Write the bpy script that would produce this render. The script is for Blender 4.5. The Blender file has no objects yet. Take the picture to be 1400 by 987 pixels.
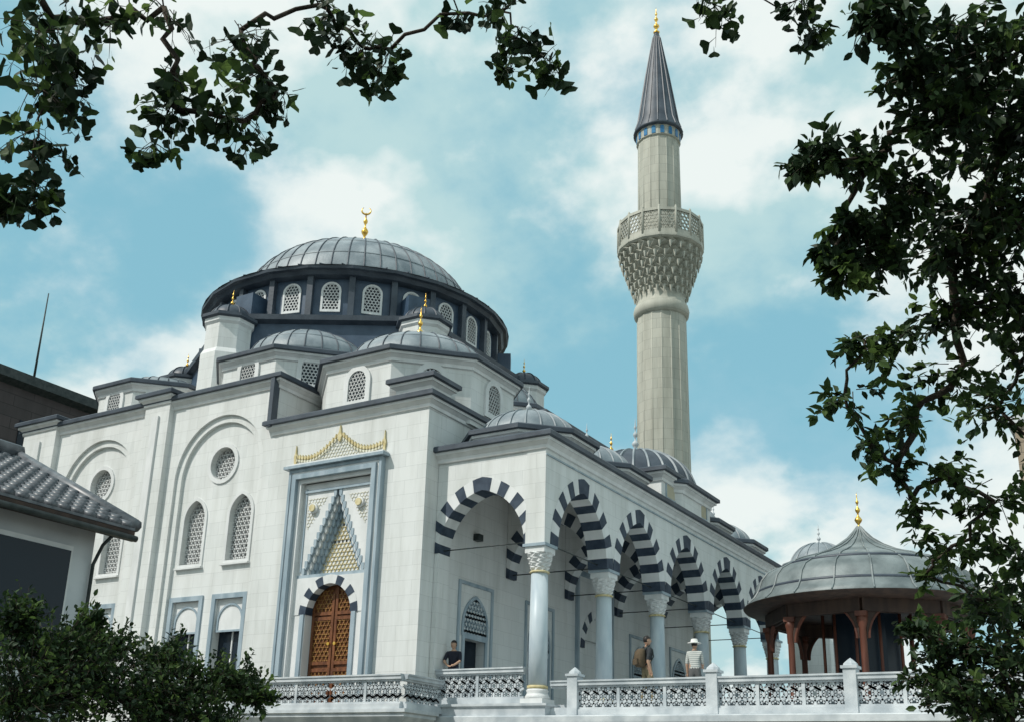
import bpy, bmesh, math, random
import numpy as np
from mathutils import Vector, Matrix
random.seed(7); rng=np.random.default_rng(7)
PI=math.pi
scene=bpy.context.scene
COL=bpy.context.collection
# ------------------------------------------------------------ materials
def mat_base(name,color,rough=.7,metal=0.0,spec=.3):
    m=bpy.data.materials.new(name); m.use_nodes=True
    b=m.node_tree.nodes["Principled BSDF"]
    b.inputs["Base Color"].default_value=(*color,1); b.inputs["Roughness"].default_value=rough
    b.inputs["Metallic"].default_value=metal
    b.inputs["Specular IOR Level"].default_value=spec
    return m,m.node_tree.nodes,m.node_tree.links,b
def noise_mat(name,c1,c2,scale=3,rough=.7,metal=0,bump=.0,stretch=(1,1,1),detail=4,spec=.3,lo=.35,hi=.65,bscale=None):
    m,N,L,b=mat_base(name,c1,rough,metal,spec)
    g=N.new("ShaderNodeNewGeometry"); mp=N.new("ShaderNodeMapping"); mp.inputs["Scale"].default_value=stretch
    n=N.new("ShaderNodeTexNoise"); n.inputs["Scale"].default_value=scale; n.inputs["Detail"].default_value=detail
    r=N.new("ShaderNodeValToRGB"); r.color_ramp.elements[0].color=(*c1,1); r.color_ramp.elements[1].color=(*c2,1)
    r.color_ramp.elements[0].position=lo; r.color_ramp.elements[1].position=hi
    L.new(g.outputs["Position"],mp.inputs[0]); L.new(mp.outputs[0],n.inputs["Vector"]); L.new(n.outputs["Fac"],r.inputs[0]); L.new(r.outputs[0],b.inputs["Base Color"])
    if bump>0:
        n2=N.new("ShaderNodeTexNoise"); n2.inputs["Scale"].default_value=bscale or scale*4; n2.inputs["Detail"].default_value=3
        L.new(g.outputs["Position"],n2.inputs["Vector"])
        bp=N.new("ShaderNodeBump"); bp.inputs["Strength"].default_value=bump; bp.inputs["Distance"].default_value=.03
        L.new(n2.outputs["Fac"],bp.inputs["Height"]); L.new(bp.outputs[0],b.inputs["Normal"])
    return m
def block_mat(name,c1,c2,mortar,bw=.9,bh=.42,msize=.008,dirt=.80):
    m,N,L,b=mat_base(name,c1,.6)
    g=N.new("ShaderNodeNewGeometry")
    sp=N.new("ShaderNodeSeparateXYZ"); sn=N.new("ShaderNodeSeparateXYZ")
    L.new(g.outputs["Position"],sp.inputs[0]); L.new(g.outputs["Normal"],sn.inputs[0])
    def M(op,a,bb=None):
        q=N.new("ShaderNodeMath"); q.operation=op
        for i,v in enumerate((a,bb)):
            if v is None: continue
            if isinstance(v,(int,float)): q.inputs[i].default_value=v
            else: L.new(v,q.inputs[i])
        return q.outputs[0]
    ax=M("ABSOLUTE",sn.outputs[0]); ay=M("ABSOLUTE",sn.outputs[1])
    u=M("ADD",M("MULTIPLY",sp.outputs[0],ay),M("MULTIPLY",sp.outputs[1],ax))
    cv=N.new("ShaderNodeCombineXYZ"); L.new(u,cv.inputs[0]); L.new(sp.outputs[2],cv.inputs[1])
    br=N.new("ShaderNodeTexBrick"); br.inputs["Scale"].default_value=1; br.inputs["Brick Width"].default_value=bw; br.inputs["Row Height"].default_value=bh
    br.inputs["Mortar Size"].default_value=msize; br.inputs["Mortar Smooth"].default_value=.3; br.inputs["Bias"].default_value=0
    br.inputs["Color1"].default_value=(*c1,1); br.inputs["Color2"].default_value=(*c2,1); br.inputs["Mortar"].default_value=(*mortar,1)
    L.new(cv.outputs[0],br.inputs["Vector"])
    mp=N.new("ShaderNodeMapping"); mp.inputs["Scale"].default_value=(1,1,.14)
    n=N.new("ShaderNodeTexNoise"); n.inputs["Scale"].default_value=1.7; n.inputs["Detail"].default_value=6; n.inputs["Roughness"].default_value=.65
    L.new(g.outputs["Position"],mp.inputs[0]); L.new(mp.outputs[0],n.inputs["Vector"])
    r=N.new("ShaderNodeValToRGB"); r.color_ramp.elements[0].color=(dirt,dirt,dirt*.98,1); r.color_ramp.elements[1].color=(1,1,1,1); r.color_ramp.elements[0].position=.32; r.color_ramp.elements[1].position=.58
    L.new(n.outputs["Fac"],r.inputs[0])
    mx=N.new("ShaderNodeMix"); mx.data_type='RGBA'; mx.blend_type='MULTIPLY'; mx.inputs[0].default_value=1
    L.new(br.outputs["Color"],mx.inputs[6]); L.new(r.outputs[0],mx.inputs[7]); L.new(mx.outputs[2],b.inputs["Base Color"])
    bp=N.new("ShaderNodeBump"); bp.inputs["Strength"].default_value=.25; bp.inputs["Distance"].default_value=.01; bp.invert=True
    L.new(br.outputs["Fac"],bp.inputs["Height"]); L.new(bp.outputs[0],b.inputs["Normal"])
    return m
WALL=block_mat("white_marble_blocks",(.70,.71,.70),(.655,.668,.66),(.53,.54,.535),msize=.006,dirt=.82)
MINW=block_mat("minaret_stone",(.47,.465,.40),(.42,.42,.365),(.29,.29,.25),bw=.6,bh=.5,dirt=.74)
TRIM=noise_mat("white_marble_trim",(.60,.61,.605),(.71,.715,.715),2.5,.55,bump=.1,stretch=(1,1,.4))
STONEW=noise_mat("weathered_white_stone",(.38,.42,.45),(.58,.61,.63),2.2,.7,bump=.2)
BLUEM=noise_mat("blue_grey_marble",(.23,.30,.35),(.36,.43,.48),3,.4,bump=.05,stretch=(1,1,.3))
SHAFT=noise_mat("column_marble",(.40,.47,.52),(.56,.62,.65),3,.4,stretch=(1,1,.3))
DARKV=noise_mat("dark_voussoir",(.022,.036,.06),(.045,.065,.095),4,.6,bump=.1)
LEAD=noise_mat("lead_sheet",(.15,.185,.21),(.29,.33,.355),1.3,.5,bump=.25,spec=.5,bscale=9)
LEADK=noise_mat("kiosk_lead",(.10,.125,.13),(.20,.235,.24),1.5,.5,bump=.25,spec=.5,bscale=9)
LEADD=noise_mat("lead_dark",(.028,.04,.058),(.058,.075,.098),1.6,.5,bump=.2,spec=.5)
DRUM=noise_mat("drum_blue_lead",(.028,.055,.095),(.05,.085,.135),2,.45,bump=.15,spec=.5)
GOLD=noise_mat("gilded_metal",(.75,.42,.08),(.9,.58,.15),5,.3,1.0)
GOLDP=noise_mat("gold_paint",(.50,.41,.20),(.66,.58,.36),7,.5)
PALEG=noise_mat("pale_gilt_relief",(.58,.55,.42),(.68,.67,.58),6,.5)
WOOD=noise_mat("carved_wood",(.10,.035,.015),(.20,.075,.03),6,.5,bump=.3,stretch=(1,1,.3))
WOODG=noise_mat("gilt_carved_wood",(.20,.09,.03),(.36,.19,.06),8,.45)
WOODR=noise_mat("dark_red_timber",(.075,.025,.016),(.14,.05,.03),4,.5,stretch=(1,1,.2))
WOODD=noise_mat("dark_timber",(.03,.018,.014),(.06,.035,.025),4,.6,stretch=(1,1,.2))
GLASS,_,_,gb=mat_base("dark_glass",(.012,.02,.03),.25,0,.25)
CEIL=noise_mat("painted_ceiling",(.18,.12,.09),(.38,.36,.34),9,.8,lo=.45,hi=.55)
IRON=noise_mat("iron",(.02,.03,.03),(.05,.06,.06),5,.5)
ASPH=noise_mat("asphalt",(.04,.04,.042),(.065,.065,.065),8,.9,bump=.3)
PAVE=noise_mat("pavement_concrete",(.25,.25,.24),(.35,.35,.33),2,.9,bump=.2)
GRND=noise_mat("ground_soil",(.10,.10,.07),(.16,.15,.11),.7,.95,bump=.3)
CREAM=noise_mat("cream_wall",(.42,.38,.27),(.5,.46,.35),1.5,.8)
PLAST=noise_mat("white_plaster",(.44,.46,.48),(.56,.58,.59),1.2,.85,bump=.1)
BROWNB=block_mat("brown_cladding",(.075,.06,.06),(.06,.05,.05),(.03,.025,.025),bw=2.2,bh=.6,msize=.02)
BEIGEB=block_mat("beige_cladding",(.34,.27,.20),(.30,.24,.18),(.16,.13,.1),bw=2.2,bh=.6,msize=.02)
TILE=noise_mat("grey_roof_tile",(.06,.068,.08),(.14,.15,.165),5,.4,spec=.5)
BARK=noise_mat("bark",(.025,.02,.015),(.07,.055,.04),9,.9,bump=.5,stretch=(1,1,.3))
BLUET=noise_mat("blue_tile",(.02,.12,.30),(.05,.22,.40),6,.3)
def leaf_mat(name,c1,c2,tr=.35):
    m=bpy.data.materials.new(name); m.use_nodes=True; N=m.node_tree.nodes; L=m.node_tree.links; N.clear()
    o=N.new("ShaderNodeOutputMaterial"); mx=N.new("ShaderNodeMixShader"); mx.inputs[0].default_value=tr
    p=N.new("ShaderNodeBsdfPrincipled"); p.inputs["Roughness"].default_value=.55; p.inputs["Specular IOR Level"].default_value=.2
    t=N.new("ShaderNodeBsdfTranslucent")
    g=N.new("ShaderNodeNewGeometry"); n=N.new("ShaderNodeTexNoise"); n.inputs["Scale"].default_value=2.5; n.inputs["Detail"].default_value=2
    r=N.new("ShaderNodeValToRGB"); r.color_ramp.elements[0].color=(*c1,1); r.color_ramp.elements[1].color=(*c2,1); r.color_ramp.elements[0].position=.35; r.color_ramp.elements[1].position=.68
    L.new(g.outputs["Position"],n.inputs["Vector"]); L.new(n.outputs["Fac"],r.inputs[0]); L.new(r.outputs[0],p.inputs["Base Color"]); L.new(r.outputs[0],t.inputs[0])
    L.new(p.outputs[0],mx.inputs[1]); L.new(t.outputs[0],mx.inputs[2]); L.new(mx.outputs[0],o.inputs[0])
    return m
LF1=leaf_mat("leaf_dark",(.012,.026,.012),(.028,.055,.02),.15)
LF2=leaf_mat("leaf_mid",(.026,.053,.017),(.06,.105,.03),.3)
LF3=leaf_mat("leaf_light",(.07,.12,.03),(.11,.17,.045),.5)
# ------------------------------------------------------------ mesh builder
class MB:
    def __init__(s,name): s.n=name; s.v=[]; s.f=[]; s.m=[]; s.s=[]; s.mats=[]
    def add(s,vs,fs,mat,smooth=False):
        if mat not in s.mats: s.mats.append(mat)
        k=s.mats.index(mat); o=len(s.v)
        s.v.extend([tuple(map(float,v)) for v in vs])
        for f in fs: s.f.append(tuple(i+o for i in f)); s.m.append(k); s.s.append(smooth)
    def box(s,x0,x1,y0,y1,z0,z1,mat,fr=None):
        vs=[(x,y,z) for x in (x0,x1) for y in (y0,y1) for z in (z0,z1)]
        if fr: vs=[fr(*v) for v in vs]
        s.add(vs,[(0,1,3,2),(4,6,7,5),(0,4,5,1),(2,3,7,6),(0,2,6,4),(1,5,7,3)],mat)
    def prism(s,pts,w0,w1,fr,mat):
        n=len(pts)
        vs=[fr(u,v,w0) for u,v in pts]+[fr(u,v,w1) for u,v in pts]
        s.add(vs,[tuple(range(n)),tuple(range(2*n-1,n-1,-1))]+[(i,(i+1)%n,n+(i+1)%n,n+i) for i in range(n)],mat)
    def ring(s,inn,out,w0,w1,fr,mat):
        n=len(inn)
        vs=[fr(u,v,w) for w in (w0,w1) for P in (inn,out) for u,v in P]
        f=[]
        for i in range(n):
            j=(i+1)%n
            f+=[(2*n+i,2*n+j,3*n+j,3*n+i),(n+i,n+j,3*n+j,3*n+i),(i,j,2*n+j,2*n+i)]
        s.add(vs,f,mat)
    def lathe(s,cx,cy,prof,n,mat,ph=0,smooth=True,star=0,cap=True):
        vs=[];f=[]
        for k,(r,z) in enumerate(prof):
            for i in range(n):
                a=ph+2*PI*i/n; rr=r*(1-star*((i+k)%2)) if star else r
                vs.append((cx+rr*math.cos(a),cy+rr*math.sin(a),z))
        m=len(prof)
        for k in range(m-1):
            for i in range(n):
                j=(i+1)%n; f.append((k*n+i,k*n+j,(k+1)*n+j,(k+1)*n+i))
        if cap: f.append(tuple(range(n))[::-1]); f.append(tuple(range((m-1)*n,m*n)))
        s.add(vs,f,mat,smooth)
    def tube(s,pts,rs,n,mat,smooth=True):
        vs=[];f=[]
        P=[Vector(p) for p in pts]
        for k,p in enumerate(P):
            d=(P[min(k+1,len(P)-1)]-P[max(k-1,0)])
            if d.length<1e-6: d=Vector((0,0,1))
            d.normalize(); a=d.orthogonal().normalized() if k==0 else (pa-d*pa.dot(d)).normalized()
            pa=a; b=d.cross(a)
            r=rs[k] if isinstance(rs,(list,tuple)) else rs
            for i in range(n):
                t=2*PI*i/n; vs.append(p+a*(r*math.cos(t))+b*(r*math.sin(t)))
        for k in range(len(P)-1):
            for i in range(n):
                j=(i+1)%n; f.append((k*n+i,k*n+j,(k+1)*n+j,(k+1)*n+i))
        f.append(tuple(range(n))[::-1]); f.append(tuple(range((len(P)-1)*n,len(P)*n)))
        s.add(vs,f,mat,smooth)
    def ell(s,c,rx,ry,rz,mat,n=16,m=10,keep=None):
        vs=[];f=[]
        for k in range(m+1):
            t=PI*k/m
            for i in range(n):
                a=2*PI*i/n; vs.append((c[0]+rx*math.sin(t)*math.cos(a),c[1]+ry*math.sin(t)*math.sin(a),c[2]+rz*math.cos(t)))
        for k in range(m):
            for i in range(n):
                j=(i+1)%n; q=(k*n+i,k*n+j,(k+1)*n+j,(k+1)*n+i)
                if keep:
                    cc=np.mean([vs[w] for w in q],axis=0)
                    if not keep(*cc): continue
                f.append(q)
        s.add(vs,f,mat,True)
    def sweep(s,poly,prof,mats):
        n=len(poly); vs=[]
        for d,z in prof:
            for x,y in offset(poly,d): vs.append((x,y,z))
        for k in range(len(prof)-1):
            m=mats[k] if isinstance(mats,list) else mats
            q=vs[k*n:(k+2)*n]
            s.add(q,[(i,(i+1)%n,n+(i+1)%n,n+i) for i in range(n)],m)
    def obj(s,parent=None,recalc=True):
        me=bpy.data.meshes.new(s.n); me.from_pydata(s.v,[],s.f)
        for m in s.mats: me.materials.append(m)
        me.polygons.foreach_set("material_index",s.m); me.polygons.foreach_set("use_smooth",s.s)
        if recalc:
            bm=bmesh.new(); bm.from_mesh(me); bmesh.ops.recalc_face_normals(bm,faces=bm.faces); bm.to_mesh(me); bm.free()
        me.update()
        o=bpy.data.objects.new(s.n,me); COL.objects.link(o)
        if parent: o.parent=parent
        return o
def offset(poly,d):
    n=len(poly)
    if abs(d)<1e-9: return list(poly)
    A=sum(poly[i][0]*poly[(i+1)%n][1]-poly[(i+1)%n][0]*poly[i][1] for i in range(n))
    sg=1 if A>0 else -1
    out=[]
    for i in range(n):
        p0,p1,p2=[Vector(poly[(i+k)%n]) for k in (-1,0,1)]
        a=(p1-p0).normalized(); b=(p2-p1).normalized()
        na=Vector((a.y,-a.x))*sg; nb=Vector((b.y,-b.x))*sg
        m=na+nb
        if m.length<1e-6: m=na
        m.normalize(); c=max(.4,m.dot(na)); q=p1+m*(d/c); out.append((q.x,q.y))
    return out
def rect(x0,x1,y0,y1): return [(x0,y0),(x1,y0),(x1,y1),(x0,y1)]
def ngon(cx,cy,R,n,ph): return [(cx+R*math.cos(ph+2*PI*i/n),cy+R*math.sin(ph+2*PI*i/n)) for i in range(n)]
def empty(name,loc=(0,0,0)):
    e=bpy.data.objects.new(name,None); COL.objects.link(e); e.empty_display_size=.5; return e
def inside(p,poly):
    x,y=p; c=False; n=len(poly)
    for i in range(n):
        x1,y1=poly[i]; x2,y2=poly[(i+1)%n]
        if (y1>y)!=(y2>y) and x<(x2-x1)*(y-y1)/(y2-y1)+x1: c=not c
    return c
def outline(shape,uc,v0,w,h,n=8):
    s=w/2
    if shape=='rect': return [(uc-s,v0),(uc+s,v0),(uc+s,v0+h),(uc-s,v0+h)]
    if shape=='round': return [(uc+s*math.cos(2*PI*i/24),v0+s*math.sin(2*PI*i/24)) for i in range(24)]
    if shape=='arch':
        return [(uc-s,v0),(uc+s,v0)]+[(uc+s*math.cos(PI*i/(2*n)),v0+h-s+s*math.sin(PI*i/(2*n))) for i in range(2*n+1)]
    if shape=='pointed':
        R=w*.72; t=math.acos((R-s)/R); hh=R*math.sin(t); vb=v0+h-hh
        a=[(uc-(R-s)+R*math.cos(t*i/n),vb+R*math.sin(t*i/n)) for i in range(n+1)]
        b=[(2*uc-x,y) for x,y in a[:-1]][::-1]
        return [(uc-s,v0),(uc+s,v0)]+a+b
def lattice(mb,fr,poly,a,bar,w0,w1,mat,star=False):
    us=[p[0] for p in poly]; vs=[p[1] for p in poly]
    u0,u1,v0,v1=min(us),max(us),min(vs),max(vs); seen=set()
    dx=math.sqrt(3)*a; dy=1.5*a; uc=(u0+u1)/2; vc=(v0+v1)/2
    ni=int((u1-u0)/dx/2)+2; nj=int((v1-v0)/dy/2)+2
    for j in range(-nj,nj+1):
        for i in range(-ni,ni+1):
            cx=uc+i*dx+(dx/2 if j%2 else 0); cy=vc+j*dy
            c=[(cx+a*math.sin(PI/3*k),cy+a*math.cos(PI/3*k)) for k in range(6)]
            E=[(c[k],c[(k+1)%6]) for k in range(6)]
            if star: E+=[((cx+a*.5*math.sin(PI/3*k+PI/6),cy+a*.5*math.cos(PI/3*k+PI/6)),(cx+a*.5*math.sin(PI/3*(k+1)+PI/6),cy+a*.5*math.cos(PI/3*(k+1)+PI/6))) for k in range(6)]+[((cx+a*.43*math.sin(PI/3*k+PI/6),cy+a*.43*math.cos(PI/3*k+PI/6)),(cx+a*.866*math.sin(PI/3*k+PI/6),cy+a*.866*math.cos(PI/3*k+PI/6))) for k in range(6)]
            for q_,(p,q) in enumerate(E):
                key=(round((p[0]+q[0])/2,3),round((p[1]+q[1])/2,3))
                if key in seen: continue
                seen.add(key)
                if not (inside(p,poly) or inside(q,poly)): continue
                d=Vector((q[0]-p[0],q[1]-p[1])); L=d.length; d/=L; bb_=bar if q_<6 else bar*.6
                nn=Vector((-d.y,d.x))*bb_/2; e=d*bb_*.25
                P=Vector(p)-e;Q=Vector(q)+e
                c4=[P+nn,P-nn,Q-nn,Q+nn]; ww=w1 if q_<6 else w1-.008
                v8=[fr(z.x,z.y,ww) for z in c4]+[fr(z.x,z.y,w0) for z in c4]
                mb.add(v8,[(0,1,2,3),(1,2,6,5),(0,3,7,4)],mat)
def fr_line(p0,ang_out):
    ox,oy=math.cos(ang_out),math.sin(ang_out); tx,ty=-oy,ox
    return lambda u,v,w:(p0[0]+tx*u+ox*w,p0[1]+ty*u+oy*w,v)
FL=lambda u,v,w:(u,-0.9-w,v)
def FX(x0): return lambda u,v,w:(x0+w,u,v)
def boolean(o,cutter):
    m=o.modifiers.new("b","BOOLEAN"); m.operation='DIFFERENCE'; m.object=cutter; m.solver='EXACT'
    dg=bpy.context.evaluated_depsgraph_get(); dg.update()
    me=bpy.data.meshes.new_from_object(o.evaluated_get(dg)); o.modifiers.clear(); o.data=me
    bpy.data.objects.remove(cutter)
def window(mb,cut,fr,shape,uc,v0,w,h,a=.085,depth=.5,frame=.09,proud=.03,gl=.38,fm=None,sill=True,base=0.0):
    o=outline(shape,uc,v0,w,h)
    if cut is not None: cut.prism(o,-depth,.3,fr,WALL)
    mb.ring(offset(o,-.015),offset(o,frame),base+.001,base+proud,fr,fm or TRIM)
    g=-gl if cut is not None else base+.005
    mb.prism(offset(o,.005 if cut is not None else -.012),g-.03,g,fr,GLASS)
    if a: lattice(mb,fr,o,a,a*.46,g+.002,g+(.09 if cut is not None else .03),TRIM)
def arch(mb,fr,uc,s,v0,R,t,w0,w1,vtop,uL,uR,nv=9,wall=WALL,first=0,MD=DARKV,MW=TRIM):
    ci=R-s
    def pt(f,rr,side):
        th=math.acos(ci/rr)*f
        return (uc+side*(-ci+rr*math.cos(th)),v0+rr*math.sin(th))
    for side in (1,-1):
        for i in range(nv):
            f0,f1=i/nv,(i+1)/nv; fm=(f0+f1)/2
            q=[pt(f0,R,side),pt(f0,R+t,side),pt(fm,R+t,side),pt(f1,R+t,side),pt(f1,R,side),pt(fm,R,side)]
            q=[(min(max(u,uL),uR),v) for u,v in q]
            pr=.012 if (i+first)%2 else .02
            mb.prism(q,w0-pr,w1+pr,fr,MD if (i+first)%2==0 else MW)
        M=14; tt=t-.04
        pts=[pt(i/M,R+tt,side) for i in range(M+1)]
        e=uR if side>0 else uL
        pts=[(min(max(u,uL),uR),v) for u,v in pts]
        if abs(pts[0][0]-e)>.01: mb.prism([(pts[0][0],v0),(e,v0),(e,vtop),(pts[0][0],vtop)],w0,w1,fr,wall)
        for i in range(M):
            a,b=pts[i],pts[i+1]
            if abs(a[0]-b[0])<1e-4: continue
            mb.prism([a,b,(b[0],vtop),(a[0],vtop)],w0,w1,fr,wall)
def dome(mb,cx,cy,z,r,h,nr,mat=LEAD,rib=.035,rings=(),power=1.0,ns=48,ribm=None):
    prof=[]
    for i in range(15):
        t=PI/2*i/14; prof.append((max(.01,r*math.cos(t)**power),z+h*math.sin(t)))
    mb.lathe(cx,cy,prof,ns,mat)
    for i in range(nr):
        a=2*PI*(i+.5)/nr
        pp=prof[:-1] if i%2==0 or nr<14 else prof[:-3]
        mb.tube([(cx+(p+.01)*math.cos(a),cy+(p+.01)*math.sin(a),zz+.01) for p,zz in pp],[rib]*len(pp),4,ribm or (LEADD if mat is LEADD else mat),False)
    for f in rings:
        t=PI/2*f
        rr=r*math.cos(t)**power; zz=z+h*math.sin(t)
        mb.lathe(cx,cy,[(rr+.02,zz-.03),(rr+.03,zz),(rr-.02,zz+.03)],ns,mat,cap=False)
def finial(mb,cx,cy,z,h,mat,crescent=False):
    s=h
    prof=[(.10,0),(.13,.04),(.05,.10),(.03,.16),(.09,.22),(.12,.27),(.09,.32),(.03,.38),(.025,.44),(.065,.49),(.08,.53),(.06,.57),(.02,.62),(.018,.67),(.045,.71),(.05,.74),(.02,.79),(.012,.9),(.002,1.0)]
    if crescent: prof=prof[:-1]+[(.01,.88)]
    mb.lathe(cx,cy,[(r*s*.8,z+q*s) for r,q in prof],12,mat)
    if crescent:
        pts=[];rs=[]
        for i in range(15):
            a=-PI/2-2.5+5.0*i/14; pts.append((cx+.08*s*math.cos(a)*.8,cy+.08*s*math.cos(a)*.6,z+s*(.95+.075*math.sin(a)))); rs.append(.004*s+.015*s*math.sin(PI*i/14))
        mb.tube(pts,rs,6,mat)
CORN=lambda z:[(0,z-.42),(.06,z-.40),(.06,z-.30),(.16,z-.20),(.2,z-.2),(.2,z-.12),(.3,z-.1),(.3,z+.02),(.26,z+.06),(-.6,z+.14)]
CORM=[TRIM,TRIM,TRIM,TRIM,TRIM,LEADD,LEADD,LEADD,LEADD]
def cornice(mb,poly,z): mb.sweep(poly,CORN(z),CORM)

mosque=empty("mosque")
def solidbox(name,x0,x1,y0,y1,z0,z1,mat):
    b=MB(name); b.box(x0,x1,y0,y1,z0,z1,mat); return b
ZB=-4.0; XW=-22.4
fa=solidbox("front_facade_wall",XW,-9.402,-.9,-.25,ZB,10.2,WALL).obj(mosque)
c1=MB("c"); c2=MB("c"); c3=MB("c"); fw=MB("front_windows")
for uc in (-11.8,-17.95):
    for k,(r,d) in enumerate(((2.05,.10),(1.82,.22))):
        (c1 if k==0 else c2).prism([(uc-r,.3),(uc+r,.3)]+[(uc+r*math.cos(PI*i/28),7.45+r*1.02*math.sin(PI*i/28)) for i in range(29)],-d,.4,FL,WALL)
    FLr=lambda u,v,w:(u,-0.9+.22-w,v)
    window(fw,c3,FLr,'round',uc,7.9,1.15,0,a=.10,depth=.35,gl=.28,frame=.13,proud=.05)
    for du in (-1.05,1.05):
        window(fw,c3,FLr,'pointed',uc+du,4.55,.98,2.2,a=.10,depth=.35,gl=.28,frame=.10,proud=.04)
        fw.box(uc+du-.62,uc+du+.62,4.40,4.46,.001,.12,TRIM,FLr)
        window(fw,c3,FLr,'rect',uc+du*.93,.9,1.25,2.45,a=0,depth=.35,gl=.3,frame=.14,proud=.06,fm=BLUEM)
        u=uc+du*.93; fw.prism([(u-.62,2.35),(u+.62,2.35),(u+.62,3.34),(u-.62,3.34)],-.28,-.1,FLr,TRIM)
        o=outline('arch',u,2.35,1.0,.78); fw.ring(o,offset(o,.06),-.1,-.06,FLr,BLUEM)
        fw.box(u-.025,u+.025,.9,2.35,-.3,-.26,TRIM,FLr)
for c in (c1,c2,c3): boolean(fa,c.obj())
fw.obj(mosque)
pl=MB("front_pilasters")
for x0,x1 in ((-15.55,-14.3),(-22.45,-20.5)):
    pl.box(x0,x1,-1.12,-.9,ZB,10.35,WALL)
    pl.box((x0+x1)/2-.16,(x0+x1)/2+.16,-1.2,-1.12,ZB,9.9,TRIM)
    cornice(pl,rect(x0,x1,-1.12,-.5),10.72)
    pl.box(x0+.002,x1-.002,-1.11,-.5,10.3,10.6,WALL)
pl.obj(mosque)
body=MB("hall_body")
body.box(XW,-9.41,-.24,20.3,ZB,10.2,WALL)
body.box(-9.40,-3.42,6.0,13.4,ZB,10.2,WALL)
body.box(-9.39,-3.9,-.24,6.1,ZB,8.55,WALL)
body.box(-9.39,-3.41,13.3,20.3,ZB,8.55,WALL)
cornice(body,[(XW,-.9),(-9.4,-.9),(-9.4,20.3),(XW,20.3)],10.5)
cornice(body,[(-9.6,6.0),(-3.42,6.0),(-3.42,13.4),(-9.6,13.4)],10.45)
cornice(body,[(-9.405,-.9),(-3.3,-.9),(-3.3,6.0),(-9.405,6.0)],8.85)
cornice(body,[(-9.405,13.4),(-3.42,13.4),(-3.42,20.3),(-9.405,20.3)],8.85)
body.box(-9.52,-9.36,-1.18,-.905,8.7,10.38,LEADD)
body.box(-4.45,-3.29,-.91,.0,8.4,9.2,WALL); cornice(body,rect(-4.45,-3.29,-.91,.0),9.4)
body.obj(mosque)
cb=solidbox("portal_block_wall",-9.40,-3.3,-.9,-.25,ZB,8.5,WALL).obj(mosque)
cu=MB("c"); cu.prism([(-7.95,0),(-5.25,0),(-5.25,6.7),(-7.95,6.7)],-.6,.4,FL,WALL); boolean(cb,cu.obj())
# ---- portal
po=MB("portal")
PU=-6.6
for d0,d1,w,m in ((.0,.12,.10,TRIM),(.12,.27,.24,BLUEM),(.27,.36,.16,TRIM),(.36,.45,.2,BLUEM)):
    po.box(PU-1.36-d1,PU-1.36-d0,-.0,6.65+d1,.001,w,m,FL); po.box(PU+1.36+d0,PU+1.36+d1,0,6.65+d1,.001,w,m,FL)
    po.box(PU-1.36-d0+.001,PU+1.36+d0-.001,6.65+d0,6.65+d1-.001,.001,w,m,FL)
po.box(PU-1.95,PU+1.95,7.11,7.2,.001,.33,BLUEM,FL); po.box(PU-1.9,PU+1.9,7.2,7.26,.001,.28,TRIM,FL)
po.box(PU-1.36,PU+1.36,3.72,6.65,-.55,-.48,TRIM,FL)
NT=12; z0n=3.8; dz=.215
def hwk(k): return 1.12*(1-k/NT)**1.05
for k in range(NT):
    zz=z0n+k*dz; hw=hwk(k)
    for sd in (-1,1):
        a,b=sorted((PU+sd*hw,PU+sd*1.36)); po.box(a,b,zz,zz+dz+.001,-.5,-.10,TRIM,FL)
        for q in range(4):
            u=PU+sd*(hw-q*.10+.02)
            if (u-PU)*sd<.0: continue
            po.prism([(u-.055,zz+dz),(u-.055,zz+.05),(u,zz-.05),(u+.055,zz+.05),(u+.055,zz+dz)],-.5,-.07-q*.10,FL,BLUEM if q!=1 else TRIM)
zt=z0n+NT*dz
po.box(PU-1.36,PU+1.36,zt,6.65,-.5,-.098,TRIM,FL)
po.box(PU-1.3,PU+1.3,zt-.02,zt+.06,-.098,-.04,BLUEM,FL)
po.box(PU-1.36,PU+1.36,3.62,3.80,-.5,-.06,BLUEM,FL)
tri=[(PU-.85,3.8),(PU+.85,3.8),(PU+.06,5.6),(PU-.06,5.6)]
lattice(po,FL,tri,.085,.028,-.48,-.45,GOLDP)
for sd in (-1,1):
    lattice(po,FL,[(PU+sd*.45,6.15),(PU+sd*1.15,5.2),(PU+sd*1.15,6.15)] if sd>0 else [(PU+sd*.45,6.15),(PU+sd*1.15,6.15),(PU+sd*1.15,5.2)],.07,.018,-.098,-.085,PALEG)
    cxx,czz=PU+sd*.9,5.85
    po.prism([(cxx+.16*math.cos(2*PI*i/20),czz+.16*math.sin(2*PI*i/20)) for i in range(20)],-.1,.0,FL,TRIM)
    po.prism([(cxx+.11*math.cos(2*PI*i/20),czz+.11*math.sin(2*PI*i/20)) for i in range(20)],.0,.05,FL,GOLDP)
    po.box(*sorted((PU+sd*1.22,PU+sd*1.27)),3.9,6.5,-.098,-.07,BLUEM,FL)
arch(po,FL,PU,.85,2.6,.88,.26,-.3,-.03,3.7,PU-1.36,PU+1.36,nv=6,wall=TRIM)
for sd in (-1,1): po.box(*sorted((PU+sd*.87,PU+sd*1.36)),0,2.6,-.55,-.05,TRIM,FL); po.box(*sorted((PU+sd*.9,PU+sd*1.05)),0,2.6,-.05,-.0,BLUEM,FL)
po.box(PU-.87,PU+.87,0,3.55,-.46,-.40,WOOD,FL)
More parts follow.
